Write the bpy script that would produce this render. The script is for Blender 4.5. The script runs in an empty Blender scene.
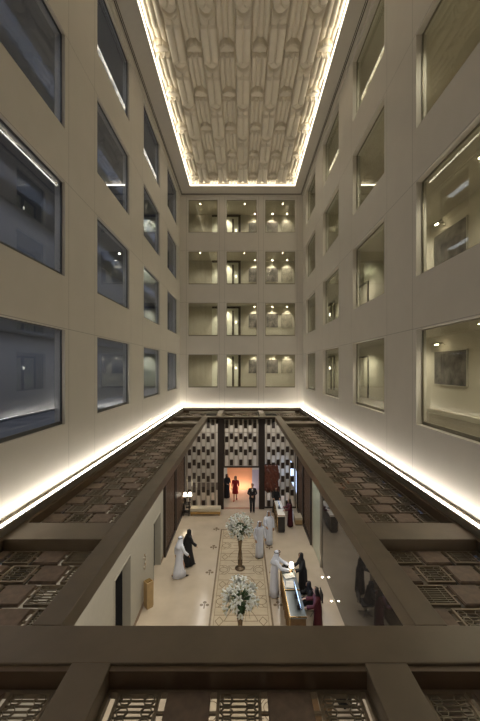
import bpy, math, random
from mathutils import Vector, Matrix
PI = math.pi
R = math.radians
EY = 9.2          # eye height above the lobby floor
C = bpy.context.scene.collection
random.seed(7)

# ------------------------------------------------------------------ materials
MATS = {}
def mat(name, col, rough=0.6, metal=0.0, var=0.06, scale=6.0, bump=0.0, emit=None, es=0.0, spec=0.5):
    if name in MATS: return MATS[name]
    m = bpy.data.materials.new(name); m.use_nodes = True
    nt = m.node_tree; b = nt.nodes['Principled BSDF']
    b.inputs['Base Color'].default_value = (*col, 1)
    b.inputs['Roughness'].default_value = rough
    b.inputs['Metallic'].default_value = metal
    b.inputs['Specular IOR Level'].default_value = spec
    tc = nt.nodes.new('ShaderNodeTexCoord')
    nz = nt.nodes.new('ShaderNodeTexNoise'); nz.inputs['Scale'].default_value = scale
    nz.inputs['Detail'].default_value = 4
    nt.links.new(tc.outputs['Object'], nz.inputs['Vector'])
    if var > 0:
        cr = nt.nodes.new('ShaderNodeValToRGB')
        cr.color_ramp.elements[0].position = .3; cr.color_ramp.elements[1].position = .7
        cr.color_ramp.elements[0].color = (*[max(0, c*(1-var)) for c in col], 1)
        cr.color_ramp.elements[1].color = (*[min(1, c*(1+var)) for c in col], 1)
        nt.links.new(nz.outputs['Fac'], cr.inputs['Fac'])
        nt.links.new(cr.outputs['Color'], b.inputs['Base Color'])
    if bump > 0:
        bp = nt.nodes.new('ShaderNodeBump'); bp.inputs['Strength'].default_value = bump
        bp.inputs['Distance'].default_value = .02
        nt.links.new(nz.outputs['Fac'], bp.inputs['Height'])
        nt.links.new(bp.outputs['Normal'], b.inputs['Normal'])
    if emit:
        b.inputs['Emission Color'].default_value = (*emit, 1)
        b.inputs['Emission Strength'].default_value = es
    MATS[name] = m
    return m

def wall_mat(name, col, axis, ulist, vlist):
    """smooth painted panels with hairline joints at fixed positions"""
    m = mat(name, col, .55, 0, .02, 1.5)
    nt = m.node_tree; b = nt.nodes['Principled BSDF']
    src = b.inputs['Base Color'].links[0].from_socket
    tc = [n for n in nt.nodes if n.type == 'TEX_COORD'][0]
    sp = nt.nodes.new('ShaderNodeSeparateXYZ'); nt.links.new(tc.outputs['Object'], sp.inputs[0])
    prev = None
    for ax, lst in ((axis, ulist), ('Z', vlist)):
        for v in lst:
            c = nt.nodes.new('ShaderNodeMath'); c.operation = 'COMPARE'
            c.inputs[1].default_value = v; c.inputs[2].default_value = .008
            nt.links.new(sp.outputs[ax], c.inputs[0])
            if prev is None: prev = c.outputs[0]
            else:
                a = nt.nodes.new('ShaderNodeMath'); a.operation = 'MAXIMUM'
                nt.links.new(prev, a.inputs[0]); nt.links.new(c.outputs[0], a.inputs[1]); prev = a.outputs[0]
    mx = nt.nodes.new('ShaderNodeMix'); mx.data_type = 'RGBA'
    nt.links.new(prev, mx.inputs[0]); nt.links.new(src, mx.inputs[6])
    mx.inputs[7].default_value = (*[c*.55 for c in col], 1)
    nt.links.new(mx.outputs[2], b.inputs['Base Color'])
    return m

def glass_mat(name, tint, gl, refl):
    m = bpy.data.materials.new(name); m.use_nodes = True; nt = m.node_tree
    for n in list(nt.nodes): nt.nodes.remove(n)
    o = nt.nodes.new('ShaderNodeOutputMaterial'); mx = nt.nodes.new('ShaderNodeMixShader')
    t = nt.nodes.new('ShaderNodeBsdfTransparent'); t.inputs[0].default_value = (*tint, 1)
    g = nt.nodes.new('ShaderNodeBsdfGlossy'); g.inputs['Color'].default_value = (*gl, 1); g.inputs['Roughness'].default_value = .01
    ge = nt.nodes.new('ShaderNodeNewGeometry'); dp = nt.nodes.new('ShaderNodeVectorMath'); dp.operation = 'DOT_PRODUCT'
    nt.links.new(ge.outputs['Normal'], dp.inputs[0]); nt.links.new(ge.outputs['Incoming'], dp.inputs[1])
    def mth(op, a, b=None):
        n = nt.nodes.new('ShaderNodeMath'); n.operation = op
        if hasattr(a, 'links'): nt.links.new(a, n.inputs[0])
        else: n.inputs[0].default_value = a
        if b is not None: n.inputs[1].default_value = b
        return n.outputs[0]
    ab = mth('ABSOLUTE', dp.outputs['Value'])
    inv = nt.nodes.new('ShaderNodeMath'); inv.operation = 'SUBTRACT'; inv.inputs[0].default_value = 1.0; nt.links.new(ab, inv.inputs[1])
    pw = mth('POWER', inv.outputs[0], 5.0); sc = mth('MULTIPLY', pw, .9)
    ad = nt.nodes.new('ShaderNodeMath'); ad.operation = 'ADD'; ad.use_clamp = True; ad.inputs[1].default_value = .03+refl
    nt.links.new(sc, ad.inputs[0]); nt.links.new(ad.outputs[0], mx.inputs[0])
    nt.links.new(t.outputs[0], mx.inputs[1]); nt.links.new(g.outputs[0], mx.inputs[2])
    nt.links.new(mx.outputs[0], o.inputs[0])
    MATS[name] = m
    return m

# windows, along the side walls (depth) and up the storeys
SIDE = [(.75, 3.95), (6.0, 9.22), (11.28, 14.5), (16.6, 19.85), (21.9, 25.1)]
BACK = [(-4.16, -1.89), (-1.20, 1.14), (1.80, 4.12)]
ROWS = [(EY-1.52+4*k, EY+1.04+4*k) for k in range(4)]
XL, XR, YB, YN = -4.8, 4.72, 26.3, -.3
CEIL = EY+13.37
vj = [r[1]+.03 for r in ROWS[:3]] + [r[0]-.03 for r in ROWS[1:]]
cream = (.62, .585, .525)
M_side = wall_mat('wall_panel_paint', cream, 'Y', [9.42, 11.08, 14.7, 16.4, 20.05, 21.7], [v for v in vj if v < 40][:3])
M_back = wall_mat('end_wall_paint', cream, 'X', [-4.3, -1.75, -1.34, 1.28, 1.66, 4.26], [v for v in vj][:3])
M_ceil = mat('ceiling_paint', (.56, .52, .45), .6, 0, .02)
M_relief = mat('moulded_plaster', (.78, .71, .58), .6, 0, .02, 3)
M_gal = mat('gallery_paint', (.50, .465, .39), .6, 0, .03)
M_galdark = mat('shaded_gallery_paint', (.18, .19, .215), .7, 0, .03)  # gallery paint darkened: dimness of the unlit rooms put into the colour
M_carpet = mat('gallery_carpet', (.16, .14, .11), .95, 0, .2, 30)
M_beam = mat('bronze_beam', (.17, .132, .092), .42, .15, .10, 2.2, .05)
M_beamin = mat('bronze_beam_lip', (.12, .08, .05), .45, .15, .08, 3)
M_solid = mat('leather_panel', (.19, .135, .10), .6, .05, .22, 9, .15)
M_gframe = mat('grille_frame', (.21, .165, .115), .4, .35, .1, 5)
M_gbar = mat('grille_bar', (.19, .16, .115), .4, .4, .12, 8)
M_under = mat('plenum_void_shade', (.02, .017, .013), .8, 0, .1)  # near-black colour stands in for the shade of the void below the lattice
M_floor = mat('cream_marble', (.56, .475, .37), .16, 0, .07, 1.3)
M_inlay = mat('brown_stone_inlay', (.22, .165, .11), .2, 0, .12, 6)
M_inlay2 = mat('pale_stone_inlay', (.55, .46, .33), .2, 0, .08, 3)
M_lwall = mat('lobby_plaster', (.40, .375, .315), .6, 0, .03)
M_mirror = mat('dark_mirror_stone', (.036, .031, .027), .035, .15, .2, 2, spec=.9)
M_bronzew = mat('carved_dark_wood', (.05, .033, .025), .4, .1, .2, 12, .3)
M_door = mat('dark_door', (.010, .010, .012), .9, 0, .1, spec=.1)
M_post = mat('dark_brown_post', (.03, .020, .016), .4, .1, .1)
M_block = mat('dark_wood_block', (.035, .022, .016), .45, 0, .1)
M_rod = mat('pale_metal_rod', (.42, .38, .31), .35, .5, .05)
M_steel = mat('brushed_trim', (.34, .31, .27), .35, .8, .05)
M_glow = mat('warm_light_strip', (1, .9, .75), .5, 0, 0, emit=(1, .935, .83), es=19)
M_glowc = mat('cove_light_strip', (1, .9, .75), .5, 0, 0, emit=(1, .90, .72), es=1.5)
M_lamp = mat('downlight_lens', (1, .95, .85), .5, 0, 0, emit=(1, .86, .62), es=40)
M_shade = mat('lit_lamp_shade', (1, .95, .85), .7, 0, 0, emit=(1, .90, .72), es=2.4)
M_glass = glass_mat('clear_pane', (.90, .91, .86), (.8, .82, .78), .01)
M_glassL = glass_mat('dim_reflective_pane', (.80, .83, .88), (.62, .67, .76), .10)
M_white = mat('white_cloth', (.74, .78, .90), .85, 0, .03)
M_black = mat('black_cloth', (.012, .012, .015), .8, 0, .2)
M_suit = mat('black_suit_cloth', (.015, .015, .020), .7, 0, .1)
M_red = mat('red_cloth', (.30, .008, .010), .7, 0, .1)
M_maroon = mat('maroon_cloth', (.075, .006, .011), .7, 0, .1)
M_skin = mat('skin', (.42, .24, .15), .5, 0, .04)
M_hair = mat('black_hair', (.012, .009, .008), .45, 0, .2, 30)
M_eye = mat('dark_eye', (.02, .012, .01), .15, 0, 0)
M_lip = mat('lips', (.32, .10, .08), .5, 0, 0)
M_shoe = mat('black_shoe', (.01, .01, .01), .3, 0, 0)
M_petal = mat('lily_petal', (.86, .88, .84), .5, 0, .03)
M_leaf = mat('green_leaf', (.03, .075, .02), .5, 0, .25, 12)
M_stamen = mat('stamen', (.45, .38, .14), .6, 0, .1)
M_vase = mat('antique_bronze', (.20, .15, .10), .25, .7, .15, 9)
M_gold = mat('brass_edge', (.50, .33, .13), .25, .9, .05)
M_desk = mat('desk_walnut', (.16, .095, .045), .3, 0, .2, 6)
M_deskd = mat('desk_dark_lacquer', (.018, .015, .014), .25, 0, .1)
M_desktop = mat('desk_glass_top', (.22, .25, .26), .12, .1, .05)
M_paper = mat('white_paper', (.85, .83, .78), .8, 0, .02)
M_plas = mat('black_plastic', (.015, .015, .017), .4, 0, 0)
M_screen = mat('lit_monitor', (.1, .2, .4), .3, 0, 0, emit=(.42, .62, 1.0), es=2.2)
M_tan = mat('tan_wood', (.42, .29, .14), .45, 0, .1, 7)
M_uph = mat('cream_upholstery', (.55, .48, .36), .85, 0, .05)
M_orange = mat('orange_wall', (.92, .40, .20), .7, 0, .04, 1.0)
M_lilac = mat('lilac_wall', (.42, .38, .46), .7, 0, .03)
M_pale = mat('foyer_wall', (.62, .58, .50), .7, 0, .03)
M_redwood = mat('red_brown_strand', (.16, .055, .035), .5, 0, .35, 14, .4)
M_greeng = mat('pale_green_glass', (.50, .56, .46), .12, 0, .05)
M_win = mat('blue_lit_window', (.5, .6, .8), .4, 0, 0, emit=(.50, .66, 1.0), es=1.3)
M_art = mat('grey_abstract_canvas', (.14, .125, .115), .8, 0, .75, 2.2)
M_art2 = mat('pale_abstract_canvas', (.30, .27, .22), .8, 0, .35, 3.0)
M_matte = mat('white_frame', (.5, .47, .4), .5, 0, 0)

# ------------------------------------------------------------------ mesh builder
class MB:
    def __init__(s): s.v = []; s.f = []
    def add(s, vs, fs):
        o = len(s.v); s.v += [tuple(v) for v in vs]; s.f += [tuple(i+o for i in f) for f in fs]; return s
    def box(s, x0, x1, y0, y1, z0, z1, M=None):
        vs = [(x, y, z) for z in (z0, z1) for y in (y0, y1) for x in (x0, x1)]
        if M is not None: vs = [M @ Vector(v) for v in vs]
        return s.add(vs, [(0, 2, 3, 1), (4, 5, 7, 6), (0, 1, 5, 4), (2, 6, 7, 3), (0, 4, 6, 2), (1, 3, 7, 5)])
    def bar(s, a, b, w, h):
        a, b = Vector(a), Vector(b); d = (b-a); L = d.length
        q = d.to_track_quat('X', 'Z').to_matrix().to_4x4(); M = Matrix.Translation(a) @ q
        return s.box(0, L, -w/2, w/2, -h/2, h/2, M)
    def loft(s, rings, closed=True, cap=True):
        n = len(rings[0]); o = len(s.v)
        for r in rings: s.v += [tuple(p) for p in r]
        m = n if closed else n-1
        for i in range(len(rings)-1):
            for j in range(m):
                a = o+i*n+j; b = o+i*n+(j+1) % n
                s.f.append((a, b, b+n, a+n))
        if cap and closed:
            s.f.append(tuple(o+j for j in reversed(range(n))))
            s.f.append(tuple(o+(len(rings)-1)*n+j for j in range(n)))
        return s
    def lathe(s, prof, c=(0, 0, 0), n=24):
        return s.loft([[(c[0]+r*math.cos(2*PI*j/n), c[1]+r*math.sin(2*PI*j/n), c[2]+z) for j in range(n)] for r, z in prof])
    def tube(s, path, rad, n=10, flat=1.0):
        path = [Vector(p) for p in path]; rings = []
        if not hasattr(rad, '__len__'): rad = [rad]*len(path)
        up = None
        for i, p in enumerate(path):
            t = (path[min(i+1, len(path)-1)]-path[max(i-1, 0)]).normalized()
            if up is None: up = Vector((0, 0, 1)) if abs(t.z) < .9 else Vector((0, 1, 0))
            a = t.cross(up).normalized(); b = a.cross(t).normalized(); up = b
            rings.append([p+a*(rad[i]*math.cos(2*PI*j/n))+b*(rad[i]*flat*math.sin(2*PI*j/n)) for j in range(n)])
        return s.loft(rings)
    def ell(s, c, r, n=14, m=9, M=None):
        rings = []
        for i in range(m+1):
            ph = -PI/2+PI*(i+.02)/(m+.04)
            rg = [Vector((r[0]*math.cos(ph)*math.cos(2*PI*j/n), r[1]*math.cos(ph)*math.sin(2*PI*j/n), r[2]*math.sin(ph))) for j in range(n)]
            if M is not None: rg = [M @ p for p in rg]
            rings.append([p+Vector(c) for p in rg])
        return s.loft(rings)
    def build(s, name, m, parent=None, smooth=False, bevel=0, mods=None):
        me = bpy.data.meshes.new(name); me.from_pydata(s.v, [], s.f); me.update()
        me.materials.append(m)
        if smooth:
            for p in me.polygons: p.use_smooth = True
        o = bpy.data.objects.new(name, me); C.objects.link(o)
        if parent: o.parent = parent
        if bevel:
            bv = o.modifiers.new('bevel', 'BEVEL'); bv.width = bevel; bv.segments = 2; bv.limit_method = 'ANGLE'
        return o

def tag(o, label, cat, group=None, kind=None):
    o['label'] = label; o['category'] = cat
    if group: o['group'] = group
    if kind: o['kind'] = kind
    return o
def thing(name, label, cat, loc=(0, 0, 0), rz=0, group=None):
    o = bpy.data.objects.new(name, None); o.empty_display_size = .2
    C.objects.link(o); o.location = loc; o.rotation_euler = (0, 0, rz)
    return tag(o, label, cat, group)
def struct(o):
    o['kind'] = 'structure'; return o
def inst(me_obj, parent, loc, rot=(0, 0, 0), sc=(1, 1, 1)):
    c = me_obj.copy(); C.objects.link(c); c.parent = parent; c.location = loc; c.rotation_euler = rot; c.scale = sc
    return c

# ------------------------------------------------------------------ walls with window openings
def wall_holes(name, us, vs, holes, mapf, t0, t1, m):
    """us, vs sorted breaks; holes list of (u0,u1,v0,v1); mapf(u,v,t) -> xyz"""
    b = MB(); idx = {}
    def vid(i, j, k):
        if (i, j, k) not in idx:
            idx[(i, j, k)] = len(b.v); b.v.append(tuple(mapf(us[i], vs[j], (t0, t1)[k])))
        return idx[(i, j, k)]
    def solid(i, j):
        if i < 0 or j < 0 or i >= len(us)-1 or j >= len(vs)-1: return False
        cu = (us[i]+us[i+1])/2; cv = (vs[j]+vs[j+1])/2
        return not any(h[0] < cu < h[1] and h[2] < cv < h[3] for h in holes)
    for i in range(len(us)-1):
        for j in range(len(vs)-1):
            if not solid(i, j): continue
            b.f.append((vid(i, j, 0), vid(i+1, j, 0), vid(i+1, j+1, 0), vid(i, j+1, 0)))
            b.f.append((vid(i, j, 1), vid(i, j+1, 1), vid(i+1, j+1, 1), vid(i+1, j, 1)))
            for (di, dj, p, q) in ((-1, 0, (i, j), (i, j+1)), (1, 0, (i+1, j), (i+1, j+1)), (0, -1, (i, j), (i+1, j)), (0, 1, (i, j+1), (i+1, j+1))):
                if not solid(i+di, j+dj):
                    b.f.append((vid(*p, 0), vid(*p, 1), vid(*q, 1), vid(*q, 0)))
    o = b.build(name, m)
    import bmesh
    bm = bmesh.new(); bm.from_mesh(o.data); bmesh.ops.recalc_face_normals(bm, faces=bm.faces); bm.to_mesh(o.data); bm.free()
    return struct(o)

ZB = 5.62   # foot of the atrium walls
TH = .28
vbr = sorted([ZB, CEIL+.4]+[z for r in ROWS for z in r])
sh = [(a, b_, r[0], r[1]) for (a, b_) in SIDE for r in ROWS]
bh = [(a, b_, r[0], r[1]) for (a, b_) in BACK for r in ROWS]
sus = sorted([YN, YB]+[y for w in SIDE for y in w])
bus = sorted([XL-TH, XR+TH]+[x for w in BACK for x in w])
wall_holes('wall_left', sus, vbr, sh, lambda u, v, t: (XL-t, u, v), 0, TH, M_side)
wall_holes('wall_right', sus, vbr, sh, lambda u, v, t: (XR+t, u, v), 0, TH, M_side)
wall_holes('wall_back', bus, vbr, bh, lambda u, v, t: (u, YB+t, v), 0, TH, M_back)
wall_holes('wall_front', bus, vbr, bh, lambda u, v, t: (u, YN-t, v), 0, TH, M_back)

wn = [0]
def window(x0, x1, y0, y1, z0, z1, gm, fm):
    """pane set in a slim channel frame; the pane is thin along x or y"""
    wn[0] += 1
    alongx = (x1-x0) > (y1-y0)
    g = MB(); g.box(x0+.01, x1-.01, y0+.01, y1-.01, z0+.01, z1-.01) if False else None
    if alongx: ym = (y0+y1)/2; g.box(x0+.02, x1-.02, ym-.006, ym+.006, z0+.02, z1-.02)
    else: xm = (x0+x1)/2; g.box(xm-.006, xm+.006, y0+.02, y1-.02, z0+.02, z1-.02)
    o = struct(g.build('window_%d' % wn[0], gm))
    f = MB(); w = .03
    if alongx:
        f.box(x0, x1, y0, y1, z0, z0+.09); f.box(x0, x1, y0, y1, z1-w, z1)
        f.box(x0, x0+w, y0, y1, z0+.09, z1-w); f.box(x1-w, x1, y0, y1, z0+.09, z1-w)
    else:
        f.box(x0, x1, y0, y1, z0, z0+.09); f.box(x0, x1, y0, y1, z1-w, z1)
        f.box(x0, x1, y0, y0+w, z0+.09, z1-w); f.box(x0, x1, y1-w, y1, z0+.09, z1-w)
    f.build('window_frame', fm, o)
M_wfr = mat('window_channel', (.22, .20, .15), .45, .3, .05)
M_wfrL = mat('window_channel_dim', (.10, .10, .10), .45, .3, .05)
for (a, b_) in SIDE[1:]:
    for r in ROWS:
        window(XR+.16, XR+.20, a, b_, r[0], r[1], M_glass, M_wfr)
        window(XL-.12, XL-.08, a, b_, r[0], r[1], M_glassL, M_wfrL)
for (a, b_) in BACK:
    for r in ROWS: window(a, b_, YB+.12, YB+.16, r[0], r[1], M_glass, M_wfr)

SPK = 4.2
def spot(loc, energy, size=.06, blend=.9, ang=2.2, col=(1, .90, .74), rot=(0, 0, 0)):
    l = bpy.data.lights.new('lamp', 'SPOT'); l.energy = energy*SPK; l.spot_size = ang; l.spot_blend = blend
    l.shadow_soft_size = size; l.color = col
    o = bpy.data.objects.new('lamp_light', l); C.objects.link(o); o.location = loc; o.rotation_euler = rot
    return o
def area(loc, sx, sy, energy, rot=(0, 0, 0), col=(1, .91, .77)):
    l = bpy.data.lights.new('area', 'AREA'); l.shape = 'RECTANGLE'; l.size = sx; l.size_y = sy; l.energy = energy; l.color = col
    o = bpy.data.objects.new('room_light', l); C.objects.link(o); o.location = loc; o.rotation_euler = rot
    return o
# ------------------------------------------------------------------ galleries behind the windows
GX = 6.75; GY = 29.75
cs, cb = 1.08, 1.38       # gallery ceilings above eye level: side runs, end run
for k in range(4):
    e = EY+4*k
    b = MB(); b.box(XR+TH, GX+.2, YN-.3, GY+.2, e-1.72, e-1.6); b.box(XL-TH, XR+TH, YB+TH, GY+.2, e-1.72, e-1.6)
    struct(b.build('floor_gallery', M_carpet))
    b = MB(); b.box(XR+TH, GX+.2, YN-.3, YB+TH, e+cs, e+cs+.12)
    b.box(XR+TH, GX+.2, YB+TH, GY+.2, e+cb, e+cb+.12); b.box(XL-TH, XR+TH, YB+TH, GY+.2, e+cb, e+cb+.12)
    b.box(XR+TH, GX, YB+TH-.1, YB+TH, e+cs+.12, e+cb+.12)
    struct(b.build('ceiling_gallery', M_gal))
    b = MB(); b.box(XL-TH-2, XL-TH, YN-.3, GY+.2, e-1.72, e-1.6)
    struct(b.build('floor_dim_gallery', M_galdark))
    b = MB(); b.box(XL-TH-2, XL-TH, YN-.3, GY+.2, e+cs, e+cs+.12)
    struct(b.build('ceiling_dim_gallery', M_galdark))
    area((XL-TH-1.0, 13, e+cs-.03), .5, 26, 78, col=(1, .98, .98))  # added unseen lamp, lifts the left gallery behind its glass
    b = MB(); b.box(GX-.02, GX, YN, GY, e-1.6, e-1.46); b.box(XL, GX, GY-.02, GY, e-1.6, e-1.46)
    struct(b.build('baseboard_gallery', M_matte))
struct(MB().box(GX, GX+.2, YN-.3, GY+.2, 5.6, CEIL+1).build('wall_right_gallery', M_gal))
struct(MB().box(XL-TH, GX, GY, GY+.2, 5.6, CEIL+1).build('wall_back_gallery', M_gal))
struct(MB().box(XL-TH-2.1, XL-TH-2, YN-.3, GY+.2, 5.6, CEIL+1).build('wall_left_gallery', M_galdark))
struct(MB().box(XL-TH-.12, XL-TH, YB+TH, GY, 5.6, CEIL+1).build('wall_left_gallery_end', M_gal))
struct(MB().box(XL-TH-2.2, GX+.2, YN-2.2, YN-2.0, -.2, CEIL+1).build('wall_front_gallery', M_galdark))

LV = ['lowest', 'second', 'third', 'top']
# pictures in the right gallery, one large per storey behind the nearest window
def picture(name, label, c, w, h, m, axis, group):
    """axis 'x': hangs on the right gallery wall, facing -x; 'y': on the end wall, facing -y"""
    rz = PI/2 if axis == 'x' else 0      # local -y is the front
    t = thing(name, label, 'picture', c, -rz if axis == 'x' else 0, group)
    f = MB()
    f.box(-w/2, w/2, -.045, 0, -h/2, -h/2+.03); f.box(-w/2, w/2, -.045, 0, h/2-.03, h/2)
    f.box(-w/2, -w/2+.03, -.045, 0, -h/2+.03, h/2-.03); f.box(w/2-.03, w/2, -.045, 0, -h/2+.03, h/2-.03)
    f.build('picture_frame', M_matte, t)
    MB().box(-w/2+.03, w/2-.03, -.035, -.005, -h/2+.03, h/2-.03).build('canvas', m, t)
    return t
def picture_light(label, c, axis, group, w=.55):
    t = thing('picture_light', label, 'light', c, -PI/2 if axis == 'x' else 0, group)
    MB().tube([(0, 0, 0), (0, -.12, .06), (0, -.28, .04)], .012).build('arm', M_steel, t, True)
    MB().tube([(-w/2, -.28, .03), (w/2, -.28, .03)], .03).build('lamp_housing', M_steel, t, True)
    MB().box(-w/8, w/8, -.30, -.26, -.012, 0).build('lamp_lens', M_lamp, t)
for k in range(4):
    e = EY+4*k
    picture('wall_picture', 'large grey abstract canvas seen through the nearest right-hand window, %s storey' % LV[k],
            (GX, 11.02, e+.0), 1.75, 1.16, M_art, 'x', 'large canvases in the right gallery')
    picture_light('slim picture light over the large grey canvas, right gallery, %s storey' % LV[k], (GX, 11.3, e+.78), 'x', 'picture lights in the right gallery')
    spot((GX-.5, 11.02, e+1.0), 16, .05, .8, 1.7, rot=(0, .75, 0))
    for (x, m, nm) in ((1.09, M_art, 'left'), (2.63, M_art, 'middle'), (3.90, M_art2, 'right')):
        picture('wall_picture', '%s of the three small framed pictures on the end gallery wall, %s storey' % (nm, LV[k]),
                (x, GY, e+.13), 1.08, 1.24, m, 'y', 'small pictures on the end gallery wall')
        spot((x, GY-.65, e+cb-.06), 13, .04, .7, 1.3, rot=(.5, 0, 0))
        d = thing('downlight', 'small spotlight above the %s picture on the end gallery wall, %s storey' % (nm, LV[k]), 'light', (x, GY-.45, e+cb), 0, 'spotlights over the end gallery pictures')
        MB().lathe([(.055, -.10), (.06, 0)], n=16).build('lamp_housing', M_steel, d, True)
        MB().lathe([(.035, -.115), (.035, -.101)], n=16).build('lamp_lens', M_lamp, d)
    # downlights
    for q, y in enumerate([8.2, 12.7, 17.9, 23.2]):
        d = thing('downlight', 'round recessed downlight in the right gallery ceiling, %s storey, %s window from the camera' % (LV[k], ['first', 'second', 'third', 'fourth'][q]), 'light', (5.75, y, e+cs), 0, 'downlights in the right gallery')
        MB().lathe([(.075, -.015), (.085, 0)], n=16).build('lamp_rim', M_matte, d, True)
        MB().lathe([(.04, -.022), (.04, -.016)], n=16).build('lamp_lens', M_lamp, d)
        spot((5.75, y, e+cs-.06), 26, .06, .9, 2.7)
    for q, x in enumerate([-3.4, .2, 3.3]):
        d = thing('downlight', 'round recessed downlight in the end gallery ceiling, %s storey, behind the %s window' % (LV[k], ['left', 'middle', 'right'][q]), 'light', (x, 27.7, e+cb), 0, 'downlights in the end gallery')
        MB().lathe([(.06, -.015), (.07, 0)], n=16).build('lamp_rim', M_matte, d, True)
        MB().lathe([(.03, -.022), (.03, -.016)], n=16).build('lamp_lens', M_lamp, d)
        spot((x, 27.7, e+cb-.06), 24, .06, .9, 2.7)
    # end wall portal: dark frame, pale leaf coloured for the lit lobby beyond, seen through left and middle windows
    t = thing('lift_portal', 'dark framed portal with a pale leaf coloured as lit glass, end gallery wall, %s storey' % LV[k], 'doorway', (0, GY, e-1.6), 0, 'dark portals of the end gallery')
    b = MB(); b.box(-2.62, -.12, -.12, 0, 2.80, 2.96); b.box(-.32, -.12, -.12, 0, 0, 2.82)
    b.build('door_frame', M_block, t)
    MB().box(-.86, -.72, -.10, 0, 0, 2.6).build('mullion', M_block, t)
    MB().box(-2.62, -.32, -.03, -.01, 0, 2.82).build('door_leaf', mat('door_glow_tone', (.72, .72, .62), .4, 0, .08, 1.5), t)
    s = thing('wall_sconce', 'small glowing sconce beside the dark portal, end gallery, %s storey' % LV[k], 'light', (-.52, GY-.03, e+.0), 0, 'sconces beside the portals')
    MB().lathe([(.03, -.09), (.05, -.05), (.05, .05), (.03, .09)], (0, -.06, 0), 12).build('lamp_shade', M_shade, s, True)
    MB().box(-.03, .03, -.03, 0, -.05, .05).build('bracket', M_steel, s)
    spot((-1.5, GY-.8, e+1.2), 22, .05, .6, 1.6, rot=(.55, 0, 0))
    # right gallery doors
    t = thing('gallery_door', 'dark framed glazed door in the right gallery wall, %s storey, second window' % LV[k], 'door', (GX, 18.95, e-1.6), -PI/2, 'dark framed doors of the right gallery')
    b = MB(); w, h = 1.75, 2.25
    b.box(-w/2, w/2, -.07, 0, h-.1, h); b.box(-w/2, -w/2+.1, -.07, 0, 0, h-.1); b.box(w/2-.1, w/2, -.07, 0, 0, h-.1)
    b.build('door_frame', M_block, t)
    MB().box(-w/2+.1, w/2-.1, -.035, 0, .02, h-.1).build('door_leaf', M_gal, t)
    MB().tube([(w/2-.22, -.035, 1.0), (w/2-.22, -.08, 1.0), (w/2-.34, -.08, 1.0)], .012).build('door_handle', M_steel, t, True)
    t = thing('gallery_door', 'dark door with lit curtain at the far end of the right gallery, %s storey' % LV[k], 'door', (GX, 25.9, e-1.6), -PI/2, 'lit far doors of the right gallery')
    b = MB(); w, h = 2.4, 2.5
    b.box(-w/2, w/2, -.09, 0, h-.12, h); b.box(-w/2, -w/2+.14, -.09, 0, 0, h-.12); b.box(w/2-.14, w/2, -.09, 0, 0, h-.12); b.box(.25, .5, -.09, 0, 0, h-.12)
    b.build('door_frame', M_block, t)
    cur = MB(); n = 60
    cur.loft([[(-w/2+.14+(w-.28)*i/n, -.035+.02*math.sin(i*1.3), z) for i in range(n+1)] for z in (.02, h-.14)], closed=False)
    cur.build('curtain', mat('lit_curtain', (.75, .72, .6), .8, 0, .05), t, True)
    s = thing('wall_sconce', 'small glowing sconce by the far right gallery door, %s storey' % LV[k], 'light', (GX-.09, 25.5, e+.0), -PI/2, 'sconces by the far gallery doors')
    MB().lathe([(.03, -.12), (.06, -.06), (.06, .06), (.03, .12)], (0, -.08, 0), 12).build('lamp_shade', M_shade, s, True)
    MB().box(-.03, .03, -.05, 0, -.05, .05).build('bracket', M_steel, s)

# ------------------------------------------------------------------ ceiling, cornice, relief, cove lights
RX0, RX1, RY0, RY1 = -3.82, 3.90, 1.0, 25.0
b = MB()
b.box(XL, RX0, YN, YB, CEIL, CEIL+.12); b.box(RX1, XR, YN, YB, CEIL, CEIL+.12)
b.box(RX0, RX1, YN, RY0, CEIL, CEIL+.12); b.box(RX0, RX1, RY1, YB, CEIL, CEIL+.12)
b.box(RX0-.1, RX1+.1, RY0-.1, RY1+.1, CEIL+.45, CEIL+.5)
b.box(RX0-.1, RX0, RY0, RY1, CEIL+.12, CEIL+.45); b.box(RX1, RX1+.1, RY0, RY1, CEIL+.12, CEIL+.45)
b.box(RX0, RX1, RY1, RY1+.1, CEIL+.12, CEIL+.45); b.box(RX0, RX1, RY0-.1, RY0, CEIL+.12, CEIL+.45)
struct(b.build('ceiling', M_ceil))
M_groove = mat('cornice_groove_shade', (.10, .085, .065), .7, 0, 0)  # dark raised strips; the grooves' shade is put into their colour
for i, (off, w, hh, mm) in enumerate([(0, .10, .10, M_ceil), (.13, .035, .02, M_groove), (.20, .025, .02, M_groove)]):
    b = MB(); a0, a1, c0, c1 = XL+off, XR-off, YN+off, YB-off
    b.box(a0, a0+w, c0, c1, CEIL-hh, CEIL); b.box(a1-w, a1, c0, c1, CEIL-hh, CEIL)
    b.box(a0+w, a1-w, c1-w, c1, CEIL-hh, CEIL); b.box(a0+w, a1-w, c0, c0+w, CEIL-hh, CEIL)
    struct(b.build('trim_%d' % (i+1), mm))

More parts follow.
